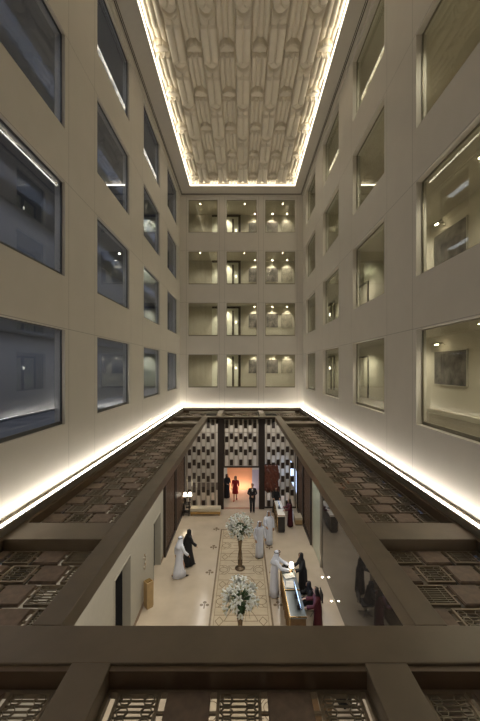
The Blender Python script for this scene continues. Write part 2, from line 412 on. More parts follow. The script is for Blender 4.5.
def relief():
    P, L = 1.40, 2.40
    x0, x1, y0, y1 = RX0+.09, RX1-.09, RY0+.1, RY1-.12
    cx = .05
    nx, ny = 384, 860
    vb = 24.30
    def g(d, w, a): return a*math.exp(-(d/w)**2)
    def f(x, y):
        u = (x-cx)/P; ub = (u-round(u))*P            # U columns centred on whole periods
        isB = abs(ub) <= P/4
        ua = ub if isB else math.copysign(P/2-abs(ub), ub)
        q = min(1, abs(ua)/(P/4)); w = math.sqrt(1-q*q)
        v = y-vb; v -= L*math.floor(v/L+.5)           # distance from the nearest band
        nt_ = 3 if not isB else 2
        tw = (P/2)/nt_; tt = (ua+P/4)/tw; ft = tt-math.floor(tt)   # tube coordinate
        tube = math.sqrt(max(0, 1-(2*ft-1)**2)); edge = min(ft, 1-ft)*tw
        h = .07*tube-g(edge, .024, .08)
        if isB:
            big = .22+.62*w; sm = .14+.24*tube
            # the hanging sheet ends in two small tongues over one broad tongue
            if v < sm: h += .13
            elif v < big: h = .055*w+.05
            else: h += .0
            h += g(v-sm, .032, .06)-g(v-sm-.08, .036, .16)+g(v-big, .038, .12)-g(v-big-.095, .042, .24)-g(v-big+.085, .032, .12)
        else:
            arch = -.08-.44*w**1.15; sc = .0+.07*tube
            if v > sc: h += .11
            elif v > arch: h = .055*w+.05
            h += g(v-sc, .032, .07)-g(v-sc+.085, .036, .16)+g(v-arch, .038, .12)-g(v-arch+.095, .042, .24)-g(v-arch-.085, .032, .12)
        ed = abs(P/4-abs(ua)); h -= g(ed, .032, .20)
        return h
    b = MB(); zt = CEIL+.30
    for j in range(ny+1):
        y = y0+(y1-y0)*j/ny
        for i in range(nx+1):
            x = x0+(x1-x0)*i/nx
            b.v.append((x, y, zt-f(x, y)))
    for j in range(ny):
        for i in range(nx):
            a = j*(nx+1)+i; b.f.append((a, a+nx+1, a+nx+2, a+1))
    # skirt and back
    o0 = len(b.v)
    rim = [i for i in range(nx+1)]+[(j+1)*(nx+1)-1 for j in range(1, ny+1)]+[ny*(nx+1)+i for i in range(nx-1, -1, -1)]+[j*(nx+1) for j in range(ny-1, 0, -1)]
    for r in rim: b.v.append((b.v[r][0], b.v[r][1], zt+.1))
    n = len(rim)
    for i in range(n): b.f.append((rim[i], rim[(i+1) % n], o0+(i+1) % n, o0+i))
    b.f.append(tuple(o0+i for i in range(n)))
    return b
tag(relief().build('ceiling_relief', M_relief, None, True), 'long moulded plaster ceiling panel of fluted tubes with scalloped arches', 'ceiling panel')
for x, sg in ((RX0+.07, 1), (RX1-.07, -1)): area((x, (RY0+RY1)/2, CEIL+.05), .14, RY1-RY0-.4, 42, rot=(0, R(-118)*sg, 0), col=(1, .90, .72))
area(((RX0+RX1)/2, RY1-.1, CEIL+.05), RX1-RX0-.4, .14, 13, rot=(R(-118), 0, 0), col=(1, .90, .72))
zc = CEIL+.03
for nm, bx in (('left', (RX0, RX0+.05, RY0+.1, RY1-.1)), ('right', (RX1-.05, RX1, RY0+.1, RY1-.1)), ('far', (RX0, RX1, RY1-.06, RY1))):
    tag(MB().box(*bx, zc, zc+.05).build('cove_light', M_glowc), 'glowing cove strip along the %s edge of the ceiling relief' % nm, 'light')

# ------------------------------------------------------------------ LED trough at the foot of the walls
def band(x0, x1, y1, z0, z1, m, name):
    pass
ZL = EY-3.06
LW = .17
tag(MB().box(XL+.12, XL+.18, YN, YB-.12, ZL-.05, ZL).build('light_strip', M_glow), 'bright linear floor-edge light along the foot of the left atrium wall', 'light')
tag(MB().box(XR-.18, XR-.12, YN, YB-.12, ZL-.05, ZL).build('light_strip', M_glow), 'bright linear floor-edge light along the foot of the right atrium wall', 'light')
tag(MB().box(XL+.18, XR-.18, YB-.18, YB-.12, ZL-.05, ZL).build('light_strip', M_glow), 'bright linear floor-edge light along the foot of the end atrium wall', 'light')
M_ledge = mat('ledge_paint', (.30, .25, .19), .6, 0, .05)
b = MB()
b.box(XL, XL+.105, YN, YB-.105, ZB, ZL+.015); b.box(XR-.105, XR, YN, YB-.105, ZB, ZL+.015); b.box(XL, XR, YB-.105, YB, ZB, ZL+.015)
struct(b.build('baseboard_ledge', M_ledge))
b = MB()
b.box(XL+.195, XL+.24, YN, YB-.195, EY-3.30, ZL+.012); b.box(XR-.24, XR-.195, YN, YB-.195, EY-3.30, ZL+.012); b.box(XL+.24, XR-.24, YB-.24, YB-.195, EY-3.30, ZL+.012)
struct(b.build('trim_8', M_steel))
# ------------------------------------------------------------------ beams of the lattice ceiling over the lobby
ZT = EY-3.2; BT = .26
bn = [10]
def beam(x0, x1, y0, y1, dz=0.0):
    bn[0] += 1
    return struct(MB().box(x0, x1, y0, y1, ZT-BT, ZT+dz).build('trim_%d' % bn[0], M_beam, None, False, .012))
IXL, IXR, IY0, IY1 = -2.25, 2.16, 4.23, 22.2
OXL, OXR = -2.62, 2.56
YT = [(6.36, 7.04), (19.6, 20.4)]
beam(XL+.33, XR-.33, 3.69, IY0)                       # near cross beam
beam(IXL-.37, IXL, IY0, IY1); beam(IXR, IXR+.40, IY0, IY1)
bn[0] += 1; struct(MB().box(OXL, OXR, IY1, IY1+.55, ZT-.07, ZT).build('trim_%d' % bn[0], M_beam, None, False, .01))                          # far cross beam
for (a, c) in YT:
    beam(XL+.33, OXL, a, c); beam(OXR, XR-.33, a, c)
for (x0, x1) in ((-1.85, -1.42), (1.33, 1.79)): beam(x0, x1, YN+.02, 3.69)
for (x0, x1) in ((-1.75, -1.35), (1.20, 1.60)): beam(x0, x1, IY1+.55, YB-.33)
# fine raised lips on the inner edges of the near beams
for args in ((XL+.33, XR-.33, 3.62, 3.69),): struct(MB().box(*args, ZT-BT, ZT-.03).build('trim_9', M_beamin))
# outer frame along the walls
b = MB()
zf = ZT-.02
b.box(XL+.242, XL+.33, YN, YB-.242, ZT-.32, zf); b.box(XR-.33, XR-.242, YN, YB-.242, ZT-.32, zf); b.box(XL+.33, XR-.33, YB-.33, YB-.242, ZT-.32, zf)
struct(b.build('trim_10', M_beamin))
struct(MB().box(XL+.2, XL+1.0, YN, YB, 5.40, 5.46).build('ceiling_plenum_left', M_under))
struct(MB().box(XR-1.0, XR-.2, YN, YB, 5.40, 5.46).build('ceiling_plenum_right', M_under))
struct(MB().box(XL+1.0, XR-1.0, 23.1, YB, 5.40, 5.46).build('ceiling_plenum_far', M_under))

# lattice panels
ZP = EY-3.4       # top of the lattice panels
def solid_mesh(w, d):
    b = MB(); b.box(-w/2, w/2, -d/2, d/2, -.05, -.012)
    b.box(-w/2+.012, w/2-.012, -d/2+.012, d/2-.012, -.012, 0)
    return b
def grille_frame_mesh(w, d):
    b = MB(); f = .032
    b.box(-w/2, w/2, -d/2, -d/2+f, -.045, 0); b.box(-w/2, w/2, d/2-f, d/2, -.045, 0)
    b.box(-w/2, -w/2+f, -d/2+f, d/2-f, -.045, 0); b.box(w/2-f, w/2, -d/2+f, d/2-f, -.045, 0)
    return b
def grille_bars_mesh(w, d, kind):
    b = MB(); f = .03; iw = w/2-f; idd = d/2-f; t = .009; z = -.022
    if kind == 'slat':
        n = max(3, int(d/.052))
        for i in range(1, n):
            y = -idd+2*idd*i/n; b.bar((-iw, y, z), (iw, y, z), .016, .02)
        for x in (-iw*.55, iw*.55): b.bar((x, -idd, z), (x, idd, z), t, .02)
    else:
        n = 6; s = 2*idd/n
        cols = [-iw*.62, iw*.62] if w > .25 else [0]
        for i in range(1, n):
            y = -idd+s*i; b.bar((-iw, y, z), (iw, y, z), t, .02)
        for cx in cols:
            for i in range(0, n, 2):
                yc = -idd+s*(i+1); hw = min(.06, iw*.33)
                pts = [(cx-hw, yc), (cx-hw*.5, yc+s*.8), (cx+hw*.5, yc+s*.8), (cx+hw, yc), (cx+hw*.5, yc-s*.8), (cx-hw*.5, yc-s*.8)]
                for a in range(6):
                    p, q = pts[a], pts[(a+1) % 6]; b.bar((p[0], p[1], z+.002), (q[0], q[1], z+.002), t, .022)
    return b
PC = {}
def proto(key, fn, name, m):
    if key not in PC:
        PC[key] = fn().build(name, m); PC[key]['_p'] = 1; C.objects.unlink(PC[key])
        del PC[key]['_p']
    return PC[key]
def put(p, parent, loc):
    c = p.copy(); C.objects.link(c); c.parent = parent; c.location = loc; return c
PX, PY, WP = .5215, .522, .452
def bay(label, x0, x1, y0, y1, group, xref, yref, par=0, flip=False):
    t = thing('lattice_screen', label, 'lattice screen', (0, 0, ZP), 0, group)
    fr = MB(); fw = .03; e = .004
    x0 += e; x1 -= e; y0 += e; y1 -= e
    fr.box(x0, x1, y0, y0+fw, -.09, -.02); fr.box(x0, x1, y1-fw, y1, -.09, -.02)
    fr.box(x0, x0+fw, y0+fw, y1-fw, -.09, -.02); fr.box(x1-fw, x1, y0+fw, y1-fw, -.09, -.02)
    j0 = math.floor((y0-yref)/PY)-1; j1 = math.ceil((y1-yref)/PY)+1
    for j in range(j0, j1+1):
        yc = yref+j*PY
        if y0+fw < yc+PY/2-.02 and yc+PY/2+.02 < y1-fw: fr.box(x0+fw, x1-fw, yc+PY/2-.02, yc+PY/2+.02, -.10, -.055)
        a = max(yc-.225, y0+fw+.004); c = min(yc+.225, y1-fw-.004)
        if c-a < .12: continue
        off = (j % 2)*.26
        i0 = math.floor((x0-xref)/PX)-2; i1 = math.ceil((x1-xref)/PX)+2
        for i in range(i0, i1+1):
            xc = xref+i*PX+off
            l = max(xc-WP/2, x0+fw+.004); r = min(xc+WP/2, x1-fw-.004)
            if r-l < .10: continue
            w, d = round(r-l, 3), round(c-a, 3); cx, cy = (l+r)/2, (a+c)/2
            if (i+par) % 2 == 0:
                put(proto(('s', w, d), lambda: solid_mesh(w, d), 'solid_panel', M_solid), t, (cx, cy, 0))
            else:
                kd = 'slat' if (i*7+j*5) % 3 == 1 and yc > 3.8 else 'hex'
                g = put(proto(('f', w, d), lambda: grille_frame_mesh(w, d), 'grille', M_gframe), t, (cx, cy, -.004))
                put(proto(('b', w, d, kd), lambda: grille_bars_mesh(w, d, kd), 'grille_bars', M_gbar), g, (0, 0, 0))
            # slim spacer ties in the gap between neighbours
            gx = xc+WP/2+.035
            if l < gx and gx+.05 < x1-fw:
                fr.box(gx-.0345, gx+.0345, cy-.025, cy+.0, -.04, -.015)
    fr.build('frame', M_gframe, t)
XO0, XO1 = XL+.33, XR-.33
bay('long lattice screen of brown panels left of the lobby opening', XO0, OXL, 7.04, 19.6, None, -3.45, 6.16)
bay('long lattice screen of brown panels right of the lobby opening', OXR, XO1, 7.04, 19.6, None, 3.445, 6.16)
bay('short lattice screen at the near left corner of the lobby opening', XO0, OXL, IY0, 6.36, None, -3.45, 6.16)
bay('short lattice screen at the near right corner of the lobby opening', OXR, XO1, IY0, 6.36, None, 3.445, 6.16)
bay('short lattice screen just before the far left corner, ahead of the lobby screens', XO0, -2.62, 20.4, 22.15, None, -3.45, 6.16)
bay('short lattice screen in the far left corner at the foot of the end wall', XO0, -2.62, 22.45, YB-.33, None, -3.45, 6.16)
bay('short lattice screen just before the far right corner, ahead of the lobby screens', 2.56, XO1, 20.4, 22.15, None, 3.445, 6.16)
bay('short lattice screen in the far right corner at the foot of the end wall', 2.56, XO1, 22.45, YB-.33, None, 3.445, 6.16)
beam(XL+.33, -2.62, 22.151, 22.449); beam(2.56, XR-.33, 22.151, 22.449)
struct(MB().box(-2.62, -1.75, 22.751, YB-.331, ZP-.09, ZP-.05).build('trim_7', M_under)); struct(MB().box(1.60, 2.56, 22.751, YB-.331, ZP-.09, ZP-.05).build('trim_6', M_under))
bay('narrow lattice screen beyond the lobby opening, between the two far short beams', -1.35, 1.20, IY1+.55, YB-.33, None, .49, 6.16)
bay('near lattice screen at the bottom centre, between the two short beams', -1.42, 1.33, 1.2, 3.62, None, .49, 3.41, 0)
bay('near lattice screen at the bottom left corner of the view', XO0, -1.85, 1.2, 3.62, None, -2.20, 3.41, 1)
bay('near lattice screen at the bottom right corner of the view', 1.79, XO1, 1.2, 3.62, None, 2.12, 3.41, 1)

# ------------------------------------------------------------------ lobby
LX0, LX1 = -3.82, 3.67
FY = 22.25     # line of the mashrabiya screens
struct(MB().box(LX0-1.2, LX1+1.2, YN-2, 26.4, -.15, 0).build('floor', M_floor))
# left lobby wall with two door openings
lh = [(10.2, 11.6, -.01, 2.8), (14.7, 15.9, -.01, 2.45)]
wall_holes('wall_left_lobby', [YN-2, 10.2, 11.6, 14.7, 15.9, 16.5], [0, 2.45, 2.8, 5.38], [(10.2, 11.6, -1, 2.8), (14.7, 15.9, -1, 2.45)],
           lambda u, v, t: (LX0-t, u, v), 0, .26, M_lwall)
for i, (a, c, _, h) in enumerate(lh):
    struct(MB().box(LX0-.32, LX0-.26, a-.2, c+.2, 0, h+.1).build('door_%d' % (i+1), M_door))
b = MB()
for (a, c, _, h) in lh:
    b.box(LX0, LX0+.02, a-.05, a, 0, h+.05); b.box(LX0, LX0+.02, c, c+.05, 0, h+.05); b.box(LX0, LX0+.02, a, c, h, h+.05)
struct(b.build('trim_4', M_lwall))
b = MB(); 
for (a, c) in ((YN, 10.15), (11.65, 14.65), (15.95, 16.5)): b.box(LX0, LX0+.02, a, c, 0, .14)
struct(b.build('baseboard_left', mat('brown_skirting', (.20, .13, .08), .4)))
# carved dark panels on the left
def carved(name, label, x, y0, y1, z1, side):
    t = thing(name, label, 'wall panel', (x, (y0+y1)/2, 0))
    w = (y1-y0)/2; s = side
    b = MB(); X = lambda d: (min(0, s*d), max(0, s*d))
    xa, xb = X(.12)
    b.box(xa, xb, -w, -w+.12, 0, z1); b.box(xa, xb, w-.12, w, 0, z1); b.box(xa, xb, -w+.12, w-.12, z1-.12, z1); b.box(xa, xb, -w+.12, w-.12, 0, .15)
    b.build('frame', M_post, t)
    p = MB(); xa, xb = X(.04); p.box(xa, xb, -w+.12, w-.12, .15, z1-.12); p.build('backing_panel', M_bronzew, t)
    c = MB(); z = .3; r = 0
    while z < z1-.3:
        yy = -w+.25+(r % 2)*.16
        while yy < w-.2:
            xc = s*.05
            pts = [(xc, yy, z+.13), (xc, yy+.10, z), (xc, yy, z-.13), (xc, yy-.10, z)]
            for a in range(4): c.bar(pts[a], pts[(a+1) % 4], .02, .025)
            yy += .32
        z += .17; r += 1
    c.build('carving', mat('carving_brown', (.14, .09, .06), .4, .2, .1), t)
carved('ornamental_screen', 'large carved dark brown panel on the left lobby wall beyond the second door', LX0, 16.5, 19.05, 5.3, -1 if False else 1)
carved('ornamental_screen', 'narrower carved dark panel at the far end of the left lobby wall', LX0, 19.25, 22.1, 5.3, 1)
struct(MB().box(LX0-.2, LX0-.001, 16.5, 26.2, 0, 5.38).build('wall_left_lobby_end', M_lwall))
# right lobby wall: dark mirror-polished stone, pale green glass pier, carved bronze panels
struct(MB().box(LX1, LX1+.2, YN-2, 15.7, 0, 5.38).build('wall_right_lobby', M_mirror))
b = MB()
for y in (9.0, 11.9, 14.9): pass
t = thing('glass_door', 'tall pale green glass door standing between dark mirror wall and carved panels', 'door', (LX1, 16.6, 0))
MB().box(-.04, 0, -.88, .88, .05, 5.2).build('glass_leaf', M_greeng, t)
MB().box(-.07, 0, -.93, -.88, 0, 5.3).build('door_jamb', M_rod, t); MB().box(-.07, 0, .88, .93, 0, 5.3).build('door_jamb', M_rod, t)
struct(MB().box(LX1+.001, LX1+.2, 15.7, 26.2, 0, 5.38).build('wall_right_lobby_end', M_lwall))
carved('ornamental_screen', 'carved dark bronze panel on the right lobby wall beside the green glass door', LX1, 17.65, 19.9, 5.3, -1)
carved('ornamental_screen', 'carved dark panel in the far right corner of the lobby', LX1, 20.0, 22.1, 5.3, -1)
M_uplight = mat('floor_uplight_lens', (1, 1, 1), .3, 0, 0, emit=(1, .9, .75), es=35)
for i, y in enumerate((13.4, 14.93, 12.0)):
    if i == 2: continue
    d = thing('floor_uplight', 'small bright floor light at the foot of the dark mirror wall, %s one' % ['nearer', 'farther'][i], 'light', (3.53, y, 0), 0, 'floor lights by the mirror wall')
    MB().lathe([(.05, 0), (.045, .012)], n=14).build('lamp_rim', M_steel, d, True)
    MB().lathe([(.034, .0125), (.034, .017)], n=14).build('lamp_lens', M_uplight, d)

# mashrabiya screens with posts
BLK = MB().box(-.10, .10, -.05, .05, -.19, .19).build('block', M_block); C.objects.unlink(BLK)
def mesh_screen(label, x0, x1, z0, z1):
    t = thing('mashrabiya_screen', label, 'screen', (0, FY, 0))
    b = MB()
    b.box(x0, x1, 0, .08, z1-.06, z1); b.box(x0, x1, 0, .08, z0, z0+.10)
    b.box(x0, x0+.04, 0, .08, z0+.1, z1-.06); b.box(x1-.04, x1, 0, .08, z0+.1, z1-.06)
    b.build('frame', M_post, t)
    r = MB()
    ph = .3053; zlist = [9.2-(410+p/6.857-368)*.0655 for p in (85, 180, 270, 360, 452, 545, 640)]
    i = math.floor((x0+1.3)/ph)
    x = -1.30+ph*i
    while x < x1+.2:
        k = round((x+1.30)/ph)
        for dx in (-.135, -.112, .112, .135):
            xx = x+dx
            if x0+.05 < xx < x1-.05: r.bar((xx, .04, z0+.08), (xx, .04, z1-.08), .022, .022)
        if x0+.14 < x < x1-.14:
            for z in zlist:
                zz = z-(.20 if k % 2 else 0)
                if zz-.2 > z0+.05 and zz+.2 < z1-.05: put(BLK, t, (x, .04, zz))
        x += ph
    for zr in (4.98,):
        if z0 < zr < z1: r.bar((x0+.04, .02, zr), (x1-.04, .02, zr), .03, .05)
    r.build('rods', M_rod, t)
ZS = 5.92
mesh_screen('lattice screen with dark blocks left of the lobby doorway', LX0+.13, -1.555, .02, ZS)
mesh_screen('lattice screen with dark blocks above the lobby doorway', -1.185, 1.105, 2.67, ZS)
mesh_screen('lattice screen with dark blocks right of the lobby doorway', 1.465, LX1-.13, .02, ZS)
for nm, x0, x1 in (('left', -1.55, -1.19), ('right', 1.11, 1.46)):
    tag(MB().box(x0, x1, FY-.12, FY+.25, 0, ZS).build('post', M_post, None, False, .01), 'tall dark brown post on the %s side of the lobby doorway' % nm, 'post')
# foyer beyond
FB = 25.7
struct(MB().box(-4.0, -1.12, FB, FB+.2, 0, 5.9).build('wall_foyer_left', M_pale))
struct(MB().box(-1.12, .76, FB+.05, FB+.2, 0, 5.9).build('wall_foyer_middle', M_pale))
struct(MB().box(-1.12, .76, FB, FB+.049, 0, 1.72).build('wall_foyer_orange', M_orange))
struct(MB().box(.76, 4.0, FB, FB+.2, 0, 5.9).build('wall_foyer_right', M_pale))
struct(MB().box(.77, 1.5, FB-.03, FB-.001, 0, 1.5).build('wall_foyer_lilac', M_lilac))
struct(MB().box(-3.82, -1.6, FB-.05, FB, 0, .55).build('baseboard_foyer', mat('grey_brown_dado', (.16, .13, .11), .6)))
t = thing('flower_stand_in', 'red-brown hanging strands standing in for dried flowers before the right lattice screen', 'flower stand-in', (1.93, FY-.10, 2.05))
b = MB(); n = 14  # hung strands stand in for a likely dried flower arrangement
for i in range(n):
    x = -.45+.9*(i+.5)/n; zb = -.85+.22*math.sin(i*1.9)*(1 if i % 2 else .4)
    b.tube([(x+.02*math.sin(z*5+i), .02*math.sin(z*9+i*2), z) for z in [zb+(.82+.06*math.sin(i*2.3)-zb)*k/12 for k in range(13)]], [.042+.012*math.sin(k*2.1+i) for k in range(13)], 8)
b.build('strands', M_redwood, t, True)
MB().tube([(-.5, 0, .88), (.5, 0, .88)], .025).build('rail', M_post, t, True)
t = thing('display_window', 'blue lit display window on the foyer side wall behind the right screen', 'window', (LX1, 24.0, 1.6))
MB().box(-.03, 0, -1.5, 1.5, -.75, .75).build('lit_glass', M_win, t)
b = MB(); b.box(-.06, 0, -1.56, 1.56, .75, .82); b.box(-.06, 0, -1.56, 1.56, -.82, -.75)
for y in (-1.5, -.5, .5, 1.5): b.box(-.06, -.031, y-.03, y+.03, -.75, .75)
b.build('window_bars', M_steel, t)
tag(MB().box(-1.19, 1.11, FY-.05, FY+.2, .0005, .006).build('threshold_strip', mat('pink_brown_stone', (.36, .2, .14), .3)), 'pinkish stone threshold strip across the lobby doorway', 'threshold')

# floor inlay carpet of stone
def ring(b, cx, cy, r0, r1, z0, z1, n=24):
    for a in range(n):
        t0, t1 = 2*PI*a/n, 2*PI*(a+1)/n
        p = [(cx+r*math.cos(t), cy+r*math.sin(t)) for (r, t) in ((r0, t0), (r1, t0), (r1, t1), (r0, t1))]
        b.add([(x, y, z) for z in (z0, z1) for (x, y) in p], [(4, 5, 6, 7), (0, 3, 2, 1), (0, 1, 5, 4), (1, 2, 6, 5), (2, 3, 7, 6), (3, 0, 4, 7)])
def inlay():
    x0, x1, y0, y1 = -1.2, 1.14, 6.0, 19.4; xm = (x0+x1)/2
    t = thing('floor_inlay', 'long patterned stone inlay running down the middle of the lobby floor', 'floor inlay', (0, 0, 0))
    MB().box(x0, x1, y0, y1, 0.0003, .003).build('inlay_field', M_inlay2, t)
    b = MB(); z0, z1 = .0031, .0055; w = .07
    b.box(x0, x0+w, y0, y1, z0, z1); b.box(x1-w, x1, y0, y1, z0, z1); b.box(x0+w, x1-w, y1-w, y1, z0, z1)
    b.box(x0+.16, x0+.175, y0, y1, z0, z1) ; b.box(x1-.175, x1-.16, y0, y1, z0, z1)
    lw = .024; P = 2.1; y = 13.4-4*P
    def ln(xa, ya, xb, yb): b.bar((xa, ya, (z0+z1)/2), (xb, yb, (z0+z1)/2), lw, z1-z0)
    while y < y1-.6:
        for s in (-1, 1):
            e = xm+s*(xm-x0-.17); c = xm+s*.80
            if y > y0+.4 and y < y1-.5:
                ring(b, c, y, .17, .17+lw, z0, z1+.0004)
                ln(c, y+.2, c+s*.1, y+.33); ln(c, y-.2, c+s*.1, y-.33)
                for dy in (-.33, .33): ln(e, y+dy, c-s*.08, y+dy); ln(c-s*.08, y+dy, c-s*.25, y+dy*.3); 
                ln(c-s*.25, y-.1, c-s*.25, y+.1)
            yd = y+P/2
            if y0+.3 < yd < y1-.4:
                ln(c-.15, yd, c, yd+.22); ln(c, yd+.22, c+.15, yd); ln(c+.15, yd, c, yd-.22); ln(c, yd-.22, c-.15, yd)
                ln(e, yd+.3, xm+s*.5, yd+.3); ln(e, yd-.3, xm+s*.5, yd-.3)
        for dy, hw in ((0, .42), (.3, .60), (.55, .30), (P/2-.3, .5), (P/2, .62), (P/2+.3, .5), (P-.5, .35), (P-.28, .6)):
            yy = y+dy
            if y0+.1 < yy < y1-.1: ln(xm-hw, yy, xm+hw, yy)
        if y0+.6 < y+P/2 < y1-.8:
            for s in (-1, 1):
                ln(xm+s*.42, y, xm+s*.60, y+.3); ln(xm+s*.30, y+.55, xm+s*.5, y+P/2-.3); ln(xm+s*.62, y+P/2, xm+s*.5, y+P/2+.3); ln(xm+s*.35, y+P-.5, xm+s*.5, y+P/2+.3)
        y += P
    b.build('inlay_lines', M_inlay, t)
inlay()
for i, y in enumerate((19.4, 17.45, 15.3, 13.2, 11.1)):
    for s, x in (('left', -1.46), ('right', 1.40)):
        if s == 'right' and y > 14.5 and y < 16: pass
        b = MB(); z = .001
        for (dx, dy, r) in ((0, .10, .075), (-.08, 0, .07), (.08, 0, .07)):
            b.lathe([(r, z), (r, z+.003)], (x+dx*1.4, y+dy*1.4, 0), 14)
        b.bar((x, y+.05, z+.001), (x, y-.2, z+.001), .05, .003)
        tag(b.build('floor_motif', M_inlay), 'small trefoil stone inlay %s of the floor band, %s from the doorway' % (s, ['first', 'second', 'third', 'fourth', 'fifth'][i]), 'floor inlay', 'trefoil floor inlays')

# ------------------------------------------------------------------ lily arrangements in tall vases
def lily_mesh():
    b = MB()
    for k in range(6):
        a = 2*PI*k/6; ca, sa = math.cos(a), math.sin(a); rings = []
        for i in range(7):
            s = i/6; r = .012+.085*s**1.5; z = .13*s-.035*max(0, s-.65)/.35
            hw = .030*math.sin(PI*min(1, .12+.86*s))+.002
            c = Vector((r*ca, r*sa, z)); sd = Vector((-sa, ca, 0))
            rings.append([c-sd*hw, c-Vector((0, 0, .008)), c+sd*hw, c+Vector((0, 0, .003))])
        b.loft(rings)
    return b
def stamen_mesh():
    b = MB()
    for k in range(5):
        a = 2*PI*k/5; b.tube([(0, 0, .02), (.015*math.cos(a), .015*math.sin(a), .10)], .0025, 5)
        b.ell((.015*math.cos(a), .015*math.sin(a), .105), (.004, .004, .009), 6, 4)
    return b
LP = lily_mesh().build('lily', M_petal, None, True); C.objects.unlink(LP)
SP = stamen_mesh().build('stamens', M_stamen, None, True); C.objects.unlink(SP)
def flowers(label, x, y, R, seed):
    rnd = random.Random(seed)
    t = thing('flower_vase', label, 'flowers', (x, y, 0), 0, 'tall lily arrangements on the floor inlay')
    v = MB(); v.lathe([(.23, 0), (.24, .02), (.22, .06), (.14, .10), (.09, .18), (.12, .26), (.09, .34), (.05, .42), (.05, .60), (.062, .85), (.085, 1.1), (.12, 1.35), (.155, 1.5), (.145, 1.5), (.05, 1.1)], n=28)
    v.build('vase', M_vase, t, True)
    g = MB()
    for s in (0, PI): g.tube([(.09*math.cos(s+q*2.2)*(1.1-.3*abs(q-.5)), .09*math.sin(s+q*2.2)*(1.1-.3*abs(q-.5)), .3+q*1.15) for q in [i/14 for i in range(15)]], .022, 8)
    g.build('twisted_band', M_vase, t, True)
    c = Vector((0, 0, 1.88)); st = MB(); lf = MB()
    for i in range(40):
        # fibonacci dome
        z = 1-1.55*(i+.5)/40; rr = math.sqrt(1-z*z); a = i*2.39996+rnd.random()*.4
        d = Vector((rr*math.cos(a), rr*math.sin(a), z)); L = R*(.62+.33*rnd.random())
        p = c+d*L
        o = LP.copy(); C.objects.link(o); o.parent = t; o.location = p
        sc = 1.25+rnd.random()*.5; o.scale = (sc, sc, sc)
        o.rotation_mode = 'QUATERNION'; o.rotation_quaternion = (d+Vector((0, 0, .15))).to_track_quat('Z', 'Y')
        s2 = SP.copy(); C.objects.link(s2); s2.parent = o
        st.tube([(0, 0, 1.45), c*.98+d*L*.3, p], .005, 5)
    for i in range(90):
        a = rnd.random()*2*PI; z = rnd.uniform(-.8, .75); rr = math.sqrt(1-z*z)
        d = Vector((rr*math.cos(a), rr*math.sin(a), z)); p = c+Vector((0, 0, -.08))+d*R*rnd.uniform(.15, .35); q = p+d*R*rnd.uniform(.38, .68)+Vector((0, 0, -.04))
        sd = d.cross(Vector((0, 0, 1))).normalized()*rnd.uniform(.028, .05); m_ = (p+q)/2+Vector((0, 0, .03))
        lf.add([p, m_-sd, q, m_+sd, m_+Vector((0, 0, -.006))], [(0, 1, 4), (1, 2, 4), (2, 3, 4), (3, 0, 4), (0, 3, 2, 1)])
    for i in range(22):   # drooping sprays
        a = rnd.random()*2*PI; d = Vector((math.cos(a), math.sin(a), 0)); L = R*rnd.uniform(.6, .95)
        pts = [c+d*L*.3, c+d*L*.8+Vector((0, 0, -.05)), c+d*L+Vector((0, 0, -.3-.2*rnd.random()))]
        st.tube(pts, .004, 5)
    st.build('stems', M_leaf, t, True); lf.build('foliage', M_leaf, t)
flowers('farther bronze vase of white lilies, whole vase and foot visible', -.09, 15.6, .56, 3)
flowers('nearer bronze vase of white lilies, foot hidden by the near beam', -.06, 10.85, .52, 5)

